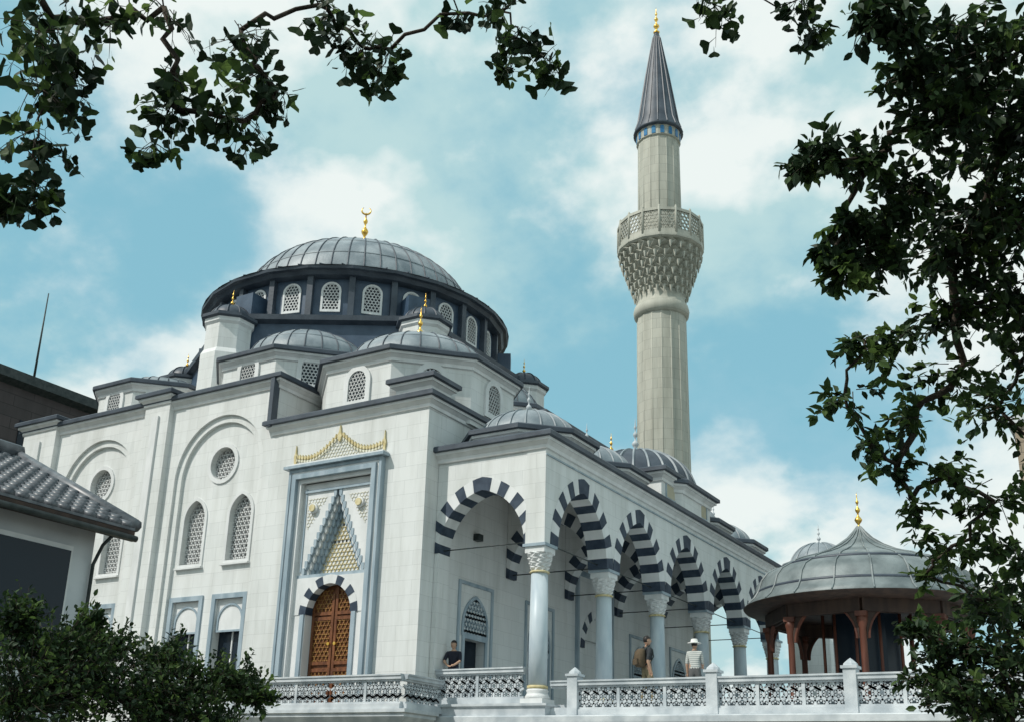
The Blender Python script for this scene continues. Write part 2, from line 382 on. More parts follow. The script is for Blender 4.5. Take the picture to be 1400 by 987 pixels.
for sd in (-1,1):
    a,b=sorted((PU+sd*.02,PU+sd*.85))
    po.box(a,a+.09,0,3.4,-.40,-.34,WOOD,FL); po.box(b-.09,b,0,3.2,-.40,-.34,WOOD,FL)
    for zz in (0,.95,1.15,2.45,2.6): po.box(a+.09,b-.09,zz,zz+.1,-.40,-.342,WOOD,FL)
    for (q0,q1) in ((1.25,2.45),(.1,.95),(2.7,3.3)): lattice(po,FL,[(a+.1,q0),(b-.1,q0),(b-.1,q1),(a+.1,q1)],.085,.028,-.40,-.36,WOODG)
    po.prism([(PU+sd*.12+.05*math.cos(2*PI*i/12),1.75+.05*math.sin(2*PI*i/12)) for i in range(12)],-.34,-.28,FL,GOLD)
def swag(u0,v0,u1,v1,sag,n): return [(u0+(u1-u0)*i/n, v0+(v1-v0)*i/n-sag*math.sin(PI*i/n)) for i in range(n+1)]
for sd in (-1,1):
    for (lift,sc,mm) in ((0,.68,GOLDP),(-.11,.42,PALEG)):
        S=swag(PU+sd*1.75,7.60+lift,PU+sd*.10,8.08+lift,.30,28)
        for i,(u,v) in enumerate(S):
            h=(.08+.05*(i%2))*sc; q=.032
            po.prism([(u-q,v),(u-q*.6,v-h*.8),(u,v-h),(u+q*.6,v-h*.8),(u+q,v),(u+q*.4,v+h*.5),(u,v+h),(u-q*.4,v+h*.5)],.001,.03+.03*(i%2),FL,mm)
    po.prism([(PU+sd*1.75-.03,7.3),(PU+sd*1.75+.03,7.3),(PU+sd*1.75+.06,7.58),(PU+sd*1.75+.02,7.72),(PU+sd*1.75,7.95),(PU+sd*1.75-.02,7.72),(PU+sd*1.75-.06,7.58)],.001,.06,FL,GOLDP)
po.prism([(PU-.03,7.85),(PU+.03,7.85),(PU+.09,8.02),(PU+.04,8.16),(PU,8.38),(PU-.04,8.16),(PU-.09,8.02)],.001,.07,FL,GOLDP)
lattice(po,FL,[(PU-1.6,7.3),(PU+1.6,7.3),(PU+1.0,7.42),(PU,7.85),(PU-1.0,7.42)],.07,.018,.001,.02,PALEG)
po.obj(mosque)
# ---- side wall under portico
sw=solidbox("portico_back_wall",-3.95,-3.3,-.245,19.9,ZB,8.45,WALL).obj(mosque)
cs=MB("c"); sww=MB("portico_windows"); FS=FX(-3.3)
def niche_window(uc):
    window(sww,cs,FS,'rect',uc,.35,1.15,1.7,a=0,depth=.4,gl=.3,frame=.10,proud=.05,fm=BLUEM)
    o=[(uc-.85,.2),(uc+.85,.2),(uc+.85,3.6),(uc-.85,3.6)]
    sww.ring(o,offset(o,.1),.001,.05,FS,BLUEM)
    o=outline('pointed',uc,2.2,1.25,1.05); sww.ring(o,offset(o,.09),.001,.04,FS,BLUEM)
    lattice(sww,FS,o,.09,.05,.001,.03,BLUEM)
for uc in (1.95,5.8,13.6,17.4): niche_window(uc)
cs.prism([(8.9,0),(10.5,0),(10.5,3.0),(8.9,3.0)],-.5,.3,FS,WALL)
boolean(sw,cs.obj())
arch(sww,FS,9.7,.8,2.7,1.2,.3,-.2,.05,4.4,8.4,11.0,nv=6,wall=TRIM)
sww.box(8.9,10.5,0,3.2,-.5,-.45,WOOD,FS)
for u in (8.3,11.0): sww.box(u,u+.12,0,5.2,.001,.12,BLUEM,FS)
sww.box(8.3,11.12,5.2,5.35,.001,.14,BLUEM,FS)
sww.box(1.7,1.95,5.0,5.2,.001,.2,IRON,FS)
sww.obj(mosque)
# ================= portico
pc=MB("portico_arcade")
YC=[0,3.87,7.74,11.61,15.48,19.35]
FP=lambda u,v,w:(w,u,v)
for i in range(5):
    uc=(YC[i]+YC[i+1])/2
    arch(pc,FP,uc,1.50,4.2,1.95,.425,-.3,.3,6.85,YC[i]+.001,YC[i+1]-.001,nv=9)
FE=lambda u,v,w:(u,-w,v)
pc.box(-.3,.3,-.3,.001,4.2,6.85,WALL)
arch(pc,FE,-1.76,1.42,4.2,1.72,.38,-.3,.28,6.85,-3.29,-.301,nv=9)
pc.box(-3.29,-3.15,-.28,.3,-.1,4.2,WALL)
FI=lambda y:(lambda u,v,w:(u,y-w,v))
for y in YC[1:]:
    arch(pc,FI(y),-1.76,1.42,4.2,1.72,.38,-.22,.22,6.8,-3.29,-.301,nv=9)
pc.box(-3.29,-.301,.301,19.3,6.72,6.9,CEIL)
cornice(pc,[(-3.28,-.3),(.3,-.3),(.3,19.65),(-3.28,19.65)],7.25)
pc.box(-3.28,.28,-.28,19.6,6.86,7.2,WALL)
pc.box(-1.2,.33,7.5,11.9,7.3,8.05,WALL); cornice(pc,rect(-1.2,.33,7.5,11.9),8.35)
o=[(7.9,7.48),(11.5,7.48),(11.5,7.95),(7.9,7.95)]; pc.ring(o,offset(o,.06),.0,.04,FX(.33),BLUEM); pc.prism(o,.001,.012,FX(.33),CREAM)
pc.box(.3,.34,-.3,19.6,6.66,6.70,BLUEM)
pc.obj(mosque)
def column(mb,x,y,z0,ztop,r,n=20):
    mb.box(x-.33,x+.33,y-.33,y+.33,z0-.29,z0+.12,TRIM)
    mb.lathe(x,y,[(.31,z0+.12),(.33,z0+.17),(.3,z0+.22),(.27,z0+.28),(.3,z0+.33),(.26,z0+.38)],n,TRIM)
    zc=ztop-.72
    mb.lathe(x,y,[(r,z0+.38),(r*1.0,z0+1.5),(r*.92,zc)],n,SHAFT)
    mb.lathe(x,y,[(r+.02,z0+.38),(r+.03,z0+.42),(r+.02,z0+.46)],n,GOLDP)
    mb.lathe(x,y,[(r+.0,zc-.06),(r+.03,zc-.03),(r+.0,zc)],n,GOLDP)
    rr=r-.01; z=zc
    for k in range(4):
        r2=rr+.033
        mb.lathe(x,y,[(rr*.97,z),(r2*1.02,z+.08),(r2*1.04,z+.12)],16,TRIM,ph=k*PI/16,smooth=False,star=.15)
        rr=r2; z+=.12
    mb.box(x-.30,x+.30,y-.30,y+.30,z-.01,ztop-.08,TRIM); mb.box(x-.35,x+.35,y-.35,y+.35,ztop-.08,ztop-.001,BLUEM)
co_=MB("portico_columns")
for y in YC: column(co_,0,y,0,4.2,.25)
for i in range(5): co_.tube([(0,YC[i],4.32),(0,YC[i+1],4.32)],.018,6,IRON)
for y in YC: co_.tube([(0,y,4.32),(-3.3,y,4.32)],.018,6,IRON)
co_.obj(mosque)
pdm=MB("portico_domes")
for i in range(5):
    y=(YC[i]+YC[i+1])/2
    if i==2:
        P8=ngon(-1.6,y,2.3,8,PI/8); pdm.sweep(P8,[(0,7.2),(0,7.9)],WALL); cornice(pdm,P8,8.2)
        dome(pdm,-1.6,y,8.25,2.15,1.55,24,LEADD,rib=.045,ribm=LEAD); finial(pdm,-1.6,y,9.75,1.4,STONEW)
    else:
        P8=ngon(-1.6,y,1.85,8,PI/8); pdm.sweep(P8,[(0,7.2),(0,7.55)],WALL); cornice(pdm,P8,7.8)
        dome(pdm,-1.6,y,7.85,1.5,1.0,20,LEAD,rib=.03); finial(pdm,-1.6,y,8.8,.95,STONEW)
pdm.obj(mosque)
# ================= tiers, small domes, hexagonal base, drum, great dome
CX,CY=-15.3,9.7
up=MB("upper_tiers")
def tier(cx,cy,R,z0,z1,rd,hd,gold,faces,wz,n=8,ph=PI/8,nr=24,mat=LEAD):
    P8=ngon(cx,cy,R,n,ph); up.sweep(P8,[(0,z0),(0,z1)],WALL); cornice(up,P8,z1+.3)
    up.lathe(cx,cy,[(R-.2,z1+.40),(rd+.05,z1+.55)],n,LEAD,ph=ph,smooth=False,cap=False)
    up.lathe(cx,cy,[(rd+.04,z1+.4),(rd+.04,z1+.62)],48,WALL,cap=False)
    up.lathe(cx,cy,[(rd+.1,z1+.62),(rd+.12,z1+.68),(rd,z1+.72)],48,LEADD,cap=False)
    dome(up,cx,cy,z1+.68,rd,hd,nr,mat,rings=(.33,.62),ribm=LEADD,rib=.022)
    if gold>.1: finial(up,cx,cy,z1+.65+hd,gold,GOLD)
    ap=R*math.cos(PI/n)
    for a in faces:
        window(up,None,fr_line((cx,cy),a),'arch',0,wz,.72,1.0,a=.075,base=ap,frame=.16,proud=.07,fm=TRIM)
tier(-6.2,2.3,3.3,8.5,10.35,2.4,1.25,1.35,[-PI/2,0,-PI/4],9.15)
tier(-6.2,17.1,3.3,8.5,10.35,2.35,1.4,1.1,[0],9.15)
tier(-11.8,3.0,3.25,10.2,11.75,2.35,1.4,.01,[-PI/2,-3*PI/4,-PI/4],10.85)
tier(-18.9,2.4,2.5,10.2,11.9,1.5,.5,.01,[-PI/2,-3*PI/4,-PI/4],10.95)
tier(-8.3,9.7,3.25,10.2,11.5,2.3,1.6,.01,[-PI/4,0],10.6)
H6=ngon(CX,CY,7.5,6,-PI/2)
up.sweep(H6,[(0,10.2),(0,14.85),(.25,14.95),(.28,15.15),(-.6,15.5),(-1.3,15.55)],[DRUM,LEADD,LEADD,LEAD,LEAD])
up.sweep(ngon(CX,CY,7.8,6,-PI/2),[(0,11.6),(.0,11.9),(-.3,12.1)],LEAD)
for i in range(6):
    a=-PI/2+i*PI/3; x,y=CX+7.6*math.cos(a),CY+7.6*math.sin(a)
    P8=ngon(x,y,.92,8,PI/8); dd=-.35
    up.sweep(P8,[(.1,10.2),(.1,13.6+dd),(0,13.8+dd),(0,14.8+dd),(.08,14.9+dd),(.08,15.05+dd),(.2,15.1+dd),(.2,15.22+dd),(-.3,15.35+dd)],[WALL,TRIM,WALL,TRIM,TRIM,LEADD,LEADD,LEADD])
    dome(up,x,y,15.25+dd,.78,.62,10,LEADD,ns=24); finial(up,x,y,15.8+dd,.8,GOLD)
    fr=fr_line((CX,CY),a); up.box(-.45,.45,15.1,16.3,6.1,7.0,DRUM,fr)
ND=24; RD=6.25
up.lathe(CX,CY,[(RD,14.9),(RD,17.1)],ND,DRUM,ph=PI/ND,smooth=False,cap=False)
for i in range(ND):
    fr=fr_line((CX,CY),2*PI*i/ND)
    ap=RD*math.cos(PI/ND)
    window(up,None,fr,'arch',0,15.6,.66,1.15,a=.08,base=ap,frame=.07,proud=.06,fm=TRIM)
    a=2*PI*i/ND+PI/ND; fr2=fr_line((CX,CY),a); up.box(-.12,.12,15.1,17.1,RD-.1,RD+.22,LEADD,fr2)
up.lathe(CX,CY,[(RD,16.95),(6.6,17.0),(6.7,17.15),(6.85,17.17),(6.88,17.29)],ND,LEADD,ph=PI/ND,smooth=False,cap=False)
up.lathe(CX,CY,[(6.88,17.29),(6.4,17.5),(5.7,17.8),(5.4,17.85),(5.38,18.0),(5.2,18.02)],ND*2,LEAD,ph=PI/ND,smooth=False,cap=False)
for i in range(48):
    a=2*PI*(i+.5)/48; up.tube([(CX+6.8*math.cos(a),CY+6.8*math.sin(a),17.36),(CX+5.6*math.cos(a),CY+5.6*math.sin(a),17.88)],.03,4,LEADD,False)
dome(up,CX,CY,17.85,5.22,3.3,48,LEAD,rib=.03,rings=(.2,.4,.6,.78),ns=96,ribm=LEADD)
finial(up,CX,CY,21.1,2.65,GOLD,True)
up.obj(mosque)
# ================= minaret
MX,MY=-4.9,20.0
mn=MB("minaret")
n=16
mn.lathe(MX,MY,[(1.9,ZB),(1.9,8),(1.35,10)],n,MINW,smooth=False)
mn.lathe(MX,MY,[(1.25,9.5),(1.21,14),(1.17,20.1)],n,MINW,smooth=False,cap=False)
for i in range(n):
    a=2*PI*i/n
    mn.tube([(MX+1.23*math.cos(a),MY+1.23*math.sin(a),10),(MX+1.16*math.cos(a),MY+1.16*math.sin(a),20.1)],.025,5,MINW)
    mn.tube([(MX+1.065*math.cos(a),MY+1.065*math.sin(a),25),(MX+1.03*math.cos(a),MY+1.03*math.sin(a),29.9)],.022,5,MINW)
mn.lathe(MX,MY,[(1.17,19.9),(1.31,20.0),(1.35,20.25),(1.29,20.5),(1.20,20.6),(1.14,20.85),(1.18,21.1)],32,MINW)
z=21.0; r=1.16
for k in range(6):
    r2=r+.14
    mn.lathe(MX,MY,[(r*.95,z),(r2*1.0,z+.26),(r2*1.03,z+.40)],48,MINW,ph=(k%2)*2*PI/48,smooth=False,star=.11)
    for i in range(24):
        a=2*PI*(i+.5*(k%2))/24
        mn.lathe(MX+(r2-.01)*math.cos(a),MY+(r2-.01)*math.sin(a),[(.01,z-.16),(.05,z-.02),(.08,z+.2)],5,MINW,smooth=False)
    r=r2; z+=.40
mn.lathe(MX,MY,[(2.02,23.38),(2.12,23.45),(2.12,23.62),(1.9,23.64)],n,MINW,smooth=False)
for i in range(n):
    a=2*PI*(i+.5)/n; fr=fr_line((MX,MY),a); ap=2.05*math.cos(PI/n); hw=2.05*math.sin(PI/n)
    mn.box(-hw,hw,23.62,23.8,ap-.05,ap+.05,MINW,fr); mn.box(-hw,hw,24.8,24.95,ap-.07,ap+.07,MINW,fr)
    o=[(-hw+.08,23.8),(hw-.08,23.8),(hw-.08,24.8),(-hw+.08,24.8)]
    lattice(mn,fr,o,.12,.065,ap-.03,ap+.03,MINW)
    a=2*PI*i/n; mn.lathe(MX+2.07*math.cos(a),MY+2.07*math.sin(a),[(.07,23.6),(.07,25.0),(.02,25.1)],6,MINW)
mn.lathe(MX,MY,[(1.08,23.6),(1.07,25),(1.04,29.7)],n,MINW,smooth=False)
mn.lathe(MX,MY,[(1.05,29.65),(1.12,29.7),(1.12,30.2),(1.2,30.3)],n,MINW,smooth=False)
for i in range(n):
    fr=fr_line((MX,MY),2*PI*(i+.5)/n); mn.prism(outline('arch',0,29.75,.2,.44,4),1.10,1.125,fr,BLUET)
mn.lathe(MX,MY,[(1.1,30.22),(1.27,30.25),(1.25,30.4),(1.05,30.95),(.62,33.8),(.2,36.3),(.1,36.7)],32,LEADD)
for i in range(16):
    a=2*PI*i/16; mn.tube([(MX+q*math.cos(a),MY+q*math.sin(a),zz) for q,zz in ((1.25,30.4),(1.06,30.95),(.63,33.8),(.21,36.3))],[.035,.035,.03,.02],4,LEADD,False)
finial(mn,MX,MY,36.6,1.7,GOLD)
mn.obj()
# ================= terrace, balustrades
ZT=-.30
te=MB("terrace")
te.box(-3.28,.42,-.4,20,-.5,-.004,STONEW)
te.sweep(rect(-3.28,.42,-.4,20),[(.0,-.5),(.08,-.40),(.08,-.12),(.14,-.08),(.14,-.02),(-.3,-.001)],STONEW)
te.box(.3,16,-.2,45,-.8,ZT-.004,STONEW)
te.box(.43,15.9,.2,44.9,-.7,-.008,STONEW)
te.sweep(rect(-3.0,16,-.42,45),[(0,ZT-.6),(.05,ZT-.5),(.12,ZT-.36),(.12,ZT-.24),(.2,ZT-.2),(.2,ZT-.06),(.16,ZT-.03),(-.3,ZT-.002)],STONEW)
te.box(-3.2,15.9,-.25,44,ZB,-.78,CREAM)
for k in range(7):
    x=-1.6+2.5*k; te.box(x-.5,x+.5,-.27,-.24,ZB,-1.35,GLASS)
te.box(-12.5,-2.75,-2.1,-.905,-.55,-.28,STONEW)
te.sweep(rect(-12.5,-2.75,-2.1,-.91),[(0,-.6),(.04,-.55),(.12,-.45),(.12,-.38),(.18,-.35),(.18,-.26),(-.3,-.24)],STONEW)
te.box(-12.3,-2.95,-1.8,-.91,ZB,-.55,CREAM)
te.obj()
def balustrade(name,p0,p1,z0,z1,posts,posth=.25):
    mb=MB(name); p0=Vector(p0);p1=Vector(p1); d=(p1-p0); L=d.length; d.normalize(); nrm=Vector((d.y,-d.x))
    fr=lambda u,v,w:(p0.x+d.x*u+nrm.x*w,p0.y+d.y*u+nrm.y*w,v)
    mb.box(0,L,z0,z0+.14,-.13,.13,STONEW,fr); mb.box(0,L,z0+.14,z0+.19,-.09,.09,STONEW,fr)
    mb.box(0,L,z1-.13,z1-.04,-.12,.12,STONEW,fr); mb.box(.003,L-.003,z1-.04,z1,-.15,.15,STONEW,fr); mb.box(0.002,L-.002,z1-.18,z1-.13,-.07,.07,STONEW,fr)
    ps=sorted(posts)
    for a,b in zip(ps[:-1],ps[1:]):
        if b-a<.3: continue
        o=[(a+.13,z0+.19),(b-.13,z0+.19),(b-.13,z1-.18),(a+.13,z1-.18)]
        lattice(mb,fr,o,.15,.05,-.035,.035,STONEW,star=True)
        k=max(1,round((b-a)/1.2))
        for q in range(1,k): mb.box(a+(b-a)*q/k-.04,a+(b-a)*q/k+.04,z0+.19,z1-.18,-.055,.055,STONEW,fr)
    for a in ps:
        if posth:
            x,y,_=fr(a,0,0)
            mb.box(a-.14,a+.14,z0-.001,z1+.1,-.165,.165,STONEW,fr); mb.box(a-.18,a+.18,z1+.1,z1+.16,-.2,.2,STONEW,fr)
            mb.lathe(x,y,[(.17,z1+.16),(.15,z1+.22),(.06,z1+.30),(.005,z1+.34)],8,STONEW,ph=PI/8,smooth=False)
    return mb.obj()
balustrade("stone_balustrade",(-12.5,-2.1),(-2.78,-2.1),-.27,.62,[0,2.4,4.9,7.3,9.72],0)
balustrade("stone_balustrade",(-2.78,-2.1),(-2.78,-.45),-.27,.62,[0,1.6],0)
balustrade("stone_balustrade",(-3.28,-.05),(-.34,-.05),0,.95,[0,2.94],0)
balustrade("stone_balustrade",(.5,-.1),(15.8,-.1),ZT,.56,[.65,4.35,7.55,10.9,14.3])
# ================= domed kiosk
kx,ky=5.65,11.7
ki=empty("domed_kiosk"); kb=MB("kiosk_structure")
prof=[(3.85,3.90),(3.88,3.98),(3.68,4.15),(3.52,4.4),(3.4,4.75),(3.2,5.0),(2.9,5.17),(2.72,5.22),(2.66,5.32),(2.35,5.45),(1.85,5.6),(1.3,5.8),(.8,6.05),(.42,6.32),(.18,6.58),(.05,6.75)]
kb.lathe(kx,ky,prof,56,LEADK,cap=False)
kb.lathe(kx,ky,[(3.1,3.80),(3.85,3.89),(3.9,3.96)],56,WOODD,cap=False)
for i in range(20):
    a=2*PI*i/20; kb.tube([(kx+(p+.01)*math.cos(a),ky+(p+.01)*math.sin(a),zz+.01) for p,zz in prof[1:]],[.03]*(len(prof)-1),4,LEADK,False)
kb.lathe(kx,ky,[(2.80,5.17),(2.84,5.23),(2.70,5.3)],56,LEADD,cap=False)
kb.lathe(kx,ky,[(3.53,4.36),(3.56,4.4),(3.5,4.46)],56,LEADD,cap=False)
for i in range(8):
    a=2*PI*i/8+.2; x,y=kx+3.1*math.cos(a),ky+3.1*math.sin(a)
    kb.lathe(x,y,[(.16,-.01),(.16,.3),(.11,.36),(.10,2.9),(.16,3.1),(.17,3.3)],10,WOODR)
    kb.box(x-.17,x+.17,y-.17,y+.17,3.25,3.4,WOODR)
    b=a+2*PI/16; fr=fr_line((kx,ky),b); ap=3.1*math.cos(PI/8); hw=3.1*math.sin(PI/8)
    kb.box(-hw,hw,3.4,3.84,ap-.12,ap+.12,WOODD,fr)
    arch(kb,fr,0,hw-.2,2.6,(hw-.2)*1.1,.06,ap-.04,ap+.04,3.4,-hw+.1,hw-.1,nv=6,wall=WOODD,MD=WOODR,MW=WOODR)
kb.lathe(kx,ky,[(3.3,3.84),(.01,3.86)],24,WOODD,cap=False)
kb.lathe(kx,ky,[(1.5,-.01),(1.5,1.1),(1.6,1.15),(1.6,1.25),(1.4,1.3)],8,STONEW,smooth=False)
for i in range(12):
    a=2*PI*i/12; kb.lathe(kx+1.4*math.cos(a),ky+1.4*math.sin(a),[(.05,1.3),(.05,3.8)],6,WOODR)
kb.lathe(kx,ky,[(1.1,1.3),(1.1,3.8)],8,GLASS,smooth=False)
finial(kb,kx,ky,6.62,1.35,GOLD)
kb.obj(ki)
dt=MB("domed_turret"); P8=ngon(1.3,22.6,1.5,8,PI/8); dt.sweep(P8,[(0,0),(0,7.2)],WALL); cornice(dt,P8,7.5); dome(dt,1.3,22.6,7.6,1.35,1.25,16); finial(dt,1.3,22.6,8.8,.95,STONEW); dt.obj()
# ================= neighbouring house
hs=empty("tiled_roof_house"); hb=MB("house_walls")
hb.box(-9.5,-2.3,-24,-12.5,ZB,2.3,PLAST)
hb.box(-2.3,-2.26,-16.6,-12.95,-.45,1.7,TRIM)
hb.box(-2.28,-2.2,-16.5,-13.03,-.35,1.6,GLASS)
hb.box(-2.25,-2.17,-14.7,-14.62,-.35,1.6,IRON)
hb.box(-2.3,-2.2,-24,-12.45,-.9,-.75,TRIM)
hb.obj(hs)
hr=MB("house_roof")
slope=.47; xe,xr=-1.85,-6.0; ze=2.15
yS,yE=-25,-12.0
hr.add([(xe,yS,ze),(xe,yE,ze),(xr,yE,ze+(xe-xr)*slope),(xr,yS,ze+(xe-xr)*slope),(2*xr-xe,yE,ze),(2*xr-xe,yS,ze)],[(0,1,2,3),(3,2,4,5)],TILE)
hr.add([(xe,yS,ze-.12),(xe,yE,ze-.12),(xr,yE,ze-.12+(xe-xr)*slope),(xr,yS,ze-.12+(xe-xr)*slope),(2*xr-xe,yE,ze-.12),(2*xr-xe,yS,ze-.12)],[(0,1,2,3),(3,2,4,5)],WOODD)
hr.box(xe-.04,xe+.02,yS,yE,ze-.2,ze+.0,WOODD)
y=yS
while y<yE:
    for k in range(12):
        t0,t1=k/12,(k+1)/12
        xa=xe+(xr-xe)*t0; xb=xe+(xr-xe)*t1
        za=ze+(xe-xa)*slope; zb=ze+(xe-xb)*slope
        hr.tube([(xa+.02,y,za+.07),(xb,y,zb+.045)],[.085,.06],6,TILE,True)
    y+=.28
for k in range(12):
    xa=xe+(xr-xe)*k/12; hr.box(xa-.03,xa+.02,yS,yE,ze+(xe-xa)*slope-.01,ze+(xe-xa)*slope+.05,TILE)
hr.tube([(xe,yE+.02,ze+.1),(xr,yE+.02,ze+(xe-xr)*slope+.12)],.13,8,TILE)
hr.tube([(xr,yS,ze+(xe-xr)*slope+.15),(xr,yE+.1,ze+(xe-xr)*slope+.15)],.2,8,TILE)
hr.tube([(xe+.08,yS,ze-.13),(xe+.08,yE,ze-.16)],.06,8,IRON)
hr.tube([(xe+.05,-12.5,ze-.18),(-2.05,-12.5,ze-.35),(-2.22,-12.52,1.45),(-2.22,-12.52,ZB)],.035,6,IRON)
hr.obj(hs)
bb=empty("brown_office_building"); b2=MB("office_block")
b2.box(-48,-34,-20,11.2,ZB,16.8,BROWNB); b2.sweep(rect(-48,-34,-20,11.2),[(0,16.6),(.5,16.8),(.5,17.3),(-.3,17.4),(-5,17.6)],IRON)
for zz in (3,6.5,10,13.5):
    for yy in range(-18,10,4): b2.box(-34,-33.95,yy,yy+2.4,zz,zz+1.5,GLASS)
b2.tube([(-34.8,6.9,17.3),(-34.8,6.9,22.6)],[.07,.03],6,IRON)
b2.obj(bb)
ap_=empty("beige_apartment_building"); b3=MB("apartment_block"); b3.box(8.6,26,33,46,ZB,16.5,BEIGEB); b3.sweep(rect(8.6,26,33,46),[(0,16.4),(.3,16.5),(.3,16.9),(-.4,17)],PLAST)
for zz in (1,4,7,10,13):
    for xx in range(10,25,3): b3.box(xx,xx+1.6,32.95,33,zz,zz+1.5,GLASS)
b3.obj(ap_)
gr=MB("ground"); gr.box(-400,400,-400,400,-4.2,-4.1,GRND); gr.obj()
rd=MB("road"); rd.box(-30,60,-40,-14.5,-4.09,-4.05,ASPH)
for x in range(-28,58,6): rd.box(x,x+3,-27.1,-26.95,-4.05,-4.046,TRIM)
rd.obj()
sd=MB("pavement"); sd.box(-30,60,-14.5,-6,-4.09,-3.93,PAVE); sd.obj()
# ================= people
SKIN=noise_mat("skin",(.42,.26,.18),(.48,.30,.21),8,.6)
HAIR=noise_mat("hair_black",(.012,.01,.01),(.025,.02,.018),20,.5)
def cloth(name,c): return noise_mat(name,tuple(x*.8 for x in c),c,12,.85,bump=.2)
def skin_mesh(name,verts,edges,radii,root,sub=2):
    me=bpy.data.meshes.new(name); me.from_pydata(verts,edges,[]); o=bpy.data.objects.new(name,me); COL.objects.link(o)
    o.modifiers.new("s","SKIN")
    for i,v in enumerate(me.skin_vertices[0].data): v.radius=radii[i]; v.use_root=(i==root)
    m=o.modifiers.new("ss","SUBSURF"); m.levels=sub; m.render_levels=sub
    dg=bpy.context.evaluated_depsgraph_get(); dg.update(); me2=bpy.data.meshes.new_from_object(o.evaluated_get(dg)); o.modifiers.clear(); o.data=me2
    return o
def person(name,x,y,z,h,head_deg,shirt,pants,arms,stride=.0,hair=HAIR,hat=None,pack=None,headturn=0,shortsleeve=True):
    e=empty(name)
    J={'pel':(0,0,.96),'sp':(0,.0,1.14),'ch':(0,.01,1.33),'nk':(0,.0,1.47),'hb':(0,.015,1.56)}
    for s,sn in ((-1,'L'),(1,'R')):
        st=stride*s
        J['hip'+sn]=(s*.09,0,.90); J['kn'+sn]=(s*.10,.05+st*.5,.50); J['an'+sn]=(s*.10,-.01+st,.09); J['to'+sn]=(s*.115,.15+st,.035)
        J['sh'+sn]=(s*.175,0,1.41); J['el'+sn],J['wr'+sn],J['hd'+sn]=[(s*a,b,c) for a,b,c in arms[0 if s<0 else 1]]
    R={'pel':(.145,.11),'sp':(.135,.10),'ch':(.16,.115),'nk':(.06,.06),'hb':(.055,.055)}
    for sn in 'LR': R.update({'hip'+sn:(.095,.095),'kn'+sn:(.062,.065),'an'+sn:(.045,.05),'to'+sn:(.04,.03),'sh'+sn:(.068,.068),'el'+sn:(.045,.045),'wr'+sn:(.028,.03),'hd'+sn:(.036,.022)})
    keys=list(J); E=[('pel','sp'),('sp','ch'),('ch','nk'),('nk','hb')]
    for sn in 'LR': E+=[('pel','hip'+sn),('hip'+sn,'kn'+sn),('kn'+sn,'an'+sn),('an'+sn,'to'+sn),('ch','sh'+sn),('sh'+sn,'el'+sn),('el'+sn,'wr'+sn),('wr'+sn,'hd'+sn)]
    ob=skin_mesh("body",[J[k] for k in keys],[(keys.index(a),keys.index(b)) for a,b in E],[R[k] for k in keys],keys.index('pel'))
    ob.data.materials.clear()
    for m in [SKIN,shirt,pants,IRON]: ob.data.materials.append(m)
    def bm_(a,b):
        if a[:2]=='an': return 3
        if a[:2] in('hi','kn') or (a=='pel' and b[:3]=='hip'): return 2
        if (a,b)==('nk','hb') or a[:2]=='wr': return 0
        if a[:2]=='el': return 0 if shortsleeve else 1
        return 1
    B=[(np.array(J[a]),np.array(J[b]),bm_(a,b)) for a,b in E]
    for p in ob.data.polygons:
        c=np.array(p.center); best=(9,0)
        for a,b,mi in B:
            t=np.clip(np.dot(c-a,b-a)/np.dot(b-a,b-a),0,1); d=np.linalg.norm(c-a-t*(b-a))
            if d<best[0]: best=(d,mi)
        mi=best[1]
        if mi==1 and c[2]<1.0 and abs(c[0])<.2: mi=2
        p.material_index=mi; p.use_smooth=True
    ob.parent=e
    for s,sn in ((-1,'L'),(1,'R')):
        w=Vector(J['wr'+sn]); q=Vector(J['hd'+sn]); d=(q-w).normalized(); side=d.cross(Vector((0,0,1)))
        if side.length<.1: side=Vector((0,1,0))
        side.normalize(); nrm=side.cross(d).normalized()
        hobj=skin_mesh("hand",[w+d*.02,q],[(0,1)],[(.026,.018),(.036,.016)],0,1)
        hobj.data.materials.clear(); hobj.data.materials.append(SKIN); hobj.parent=e
        for k,(o_,L_) in enumerate(((-.027,.062),(-.009,.075),(.009,.070),(.026,.055))):
            b0=q-d*.01+side*o_; b1=b0+d*L_*.55+nrm*-.008; b2=b0+d*L_+nrm*-.028
            f=skin_mesh("finger_%d"%(k+1),[b0,b1,b2],[(0,1),(1,2)],[(.009,.009),(.0085,.0085),(.007,.007)],0,1); f.data.materials.clear(); f.data.materials.append(SKIN); f.parent=e
        tb=w+d*.035-side*.028; f=skin_mesh("thumb",[tb,tb+d*.025-side*.022,tb+d*.05-side*.028],[(0,1),(1,2)],[(.011,.011),(.010,.010),(.008,.008)],0,1); f.data.materials.clear(); f.data.materials.append(SKIN); f.parent=e
    hm=MB("head"); ht=math.radians(headturn)
    hm.ell((0,.02,1.645),.074,.092,.115,SKIN,20,14)
    hm.ell((0,.035,1.585),.05,.062,.055,SKIN,14,8)
    hm.ell((0,.112,1.635),.013,.02,.022,SKIN,8,6)
    for s in (-1,1):
        hm.ell((s*.030,.102,1.655),.012,.008,.007,TRIM,8,6); hm.ell((s*.030,.108,1.655),.006,.004,.006,HAIR,8,6)
        hm.ell((s*.030,.104,1.676),.017,.006,.003,HAIR,8,4)
        hm.ell((s*.075,.015,1.645),.010,.020,.030,SKIN,8,6)
    hm.ell((0,.100,1.598),.022,.008,.006,WOODR,8,5)
    hm.ell((0,.010,1.665),.083,.098,.108,hair,20,14,keep=lambda a,b,cc:(cc>1.70) or (b<.02 and cc>1.60))
    if hat: hm.lathe(0,.01,[(.19,1.67),(.18,1.685),(.10,1.705),(.094,1.76),(.075,1.79),(.01,1.80)],24,hat)
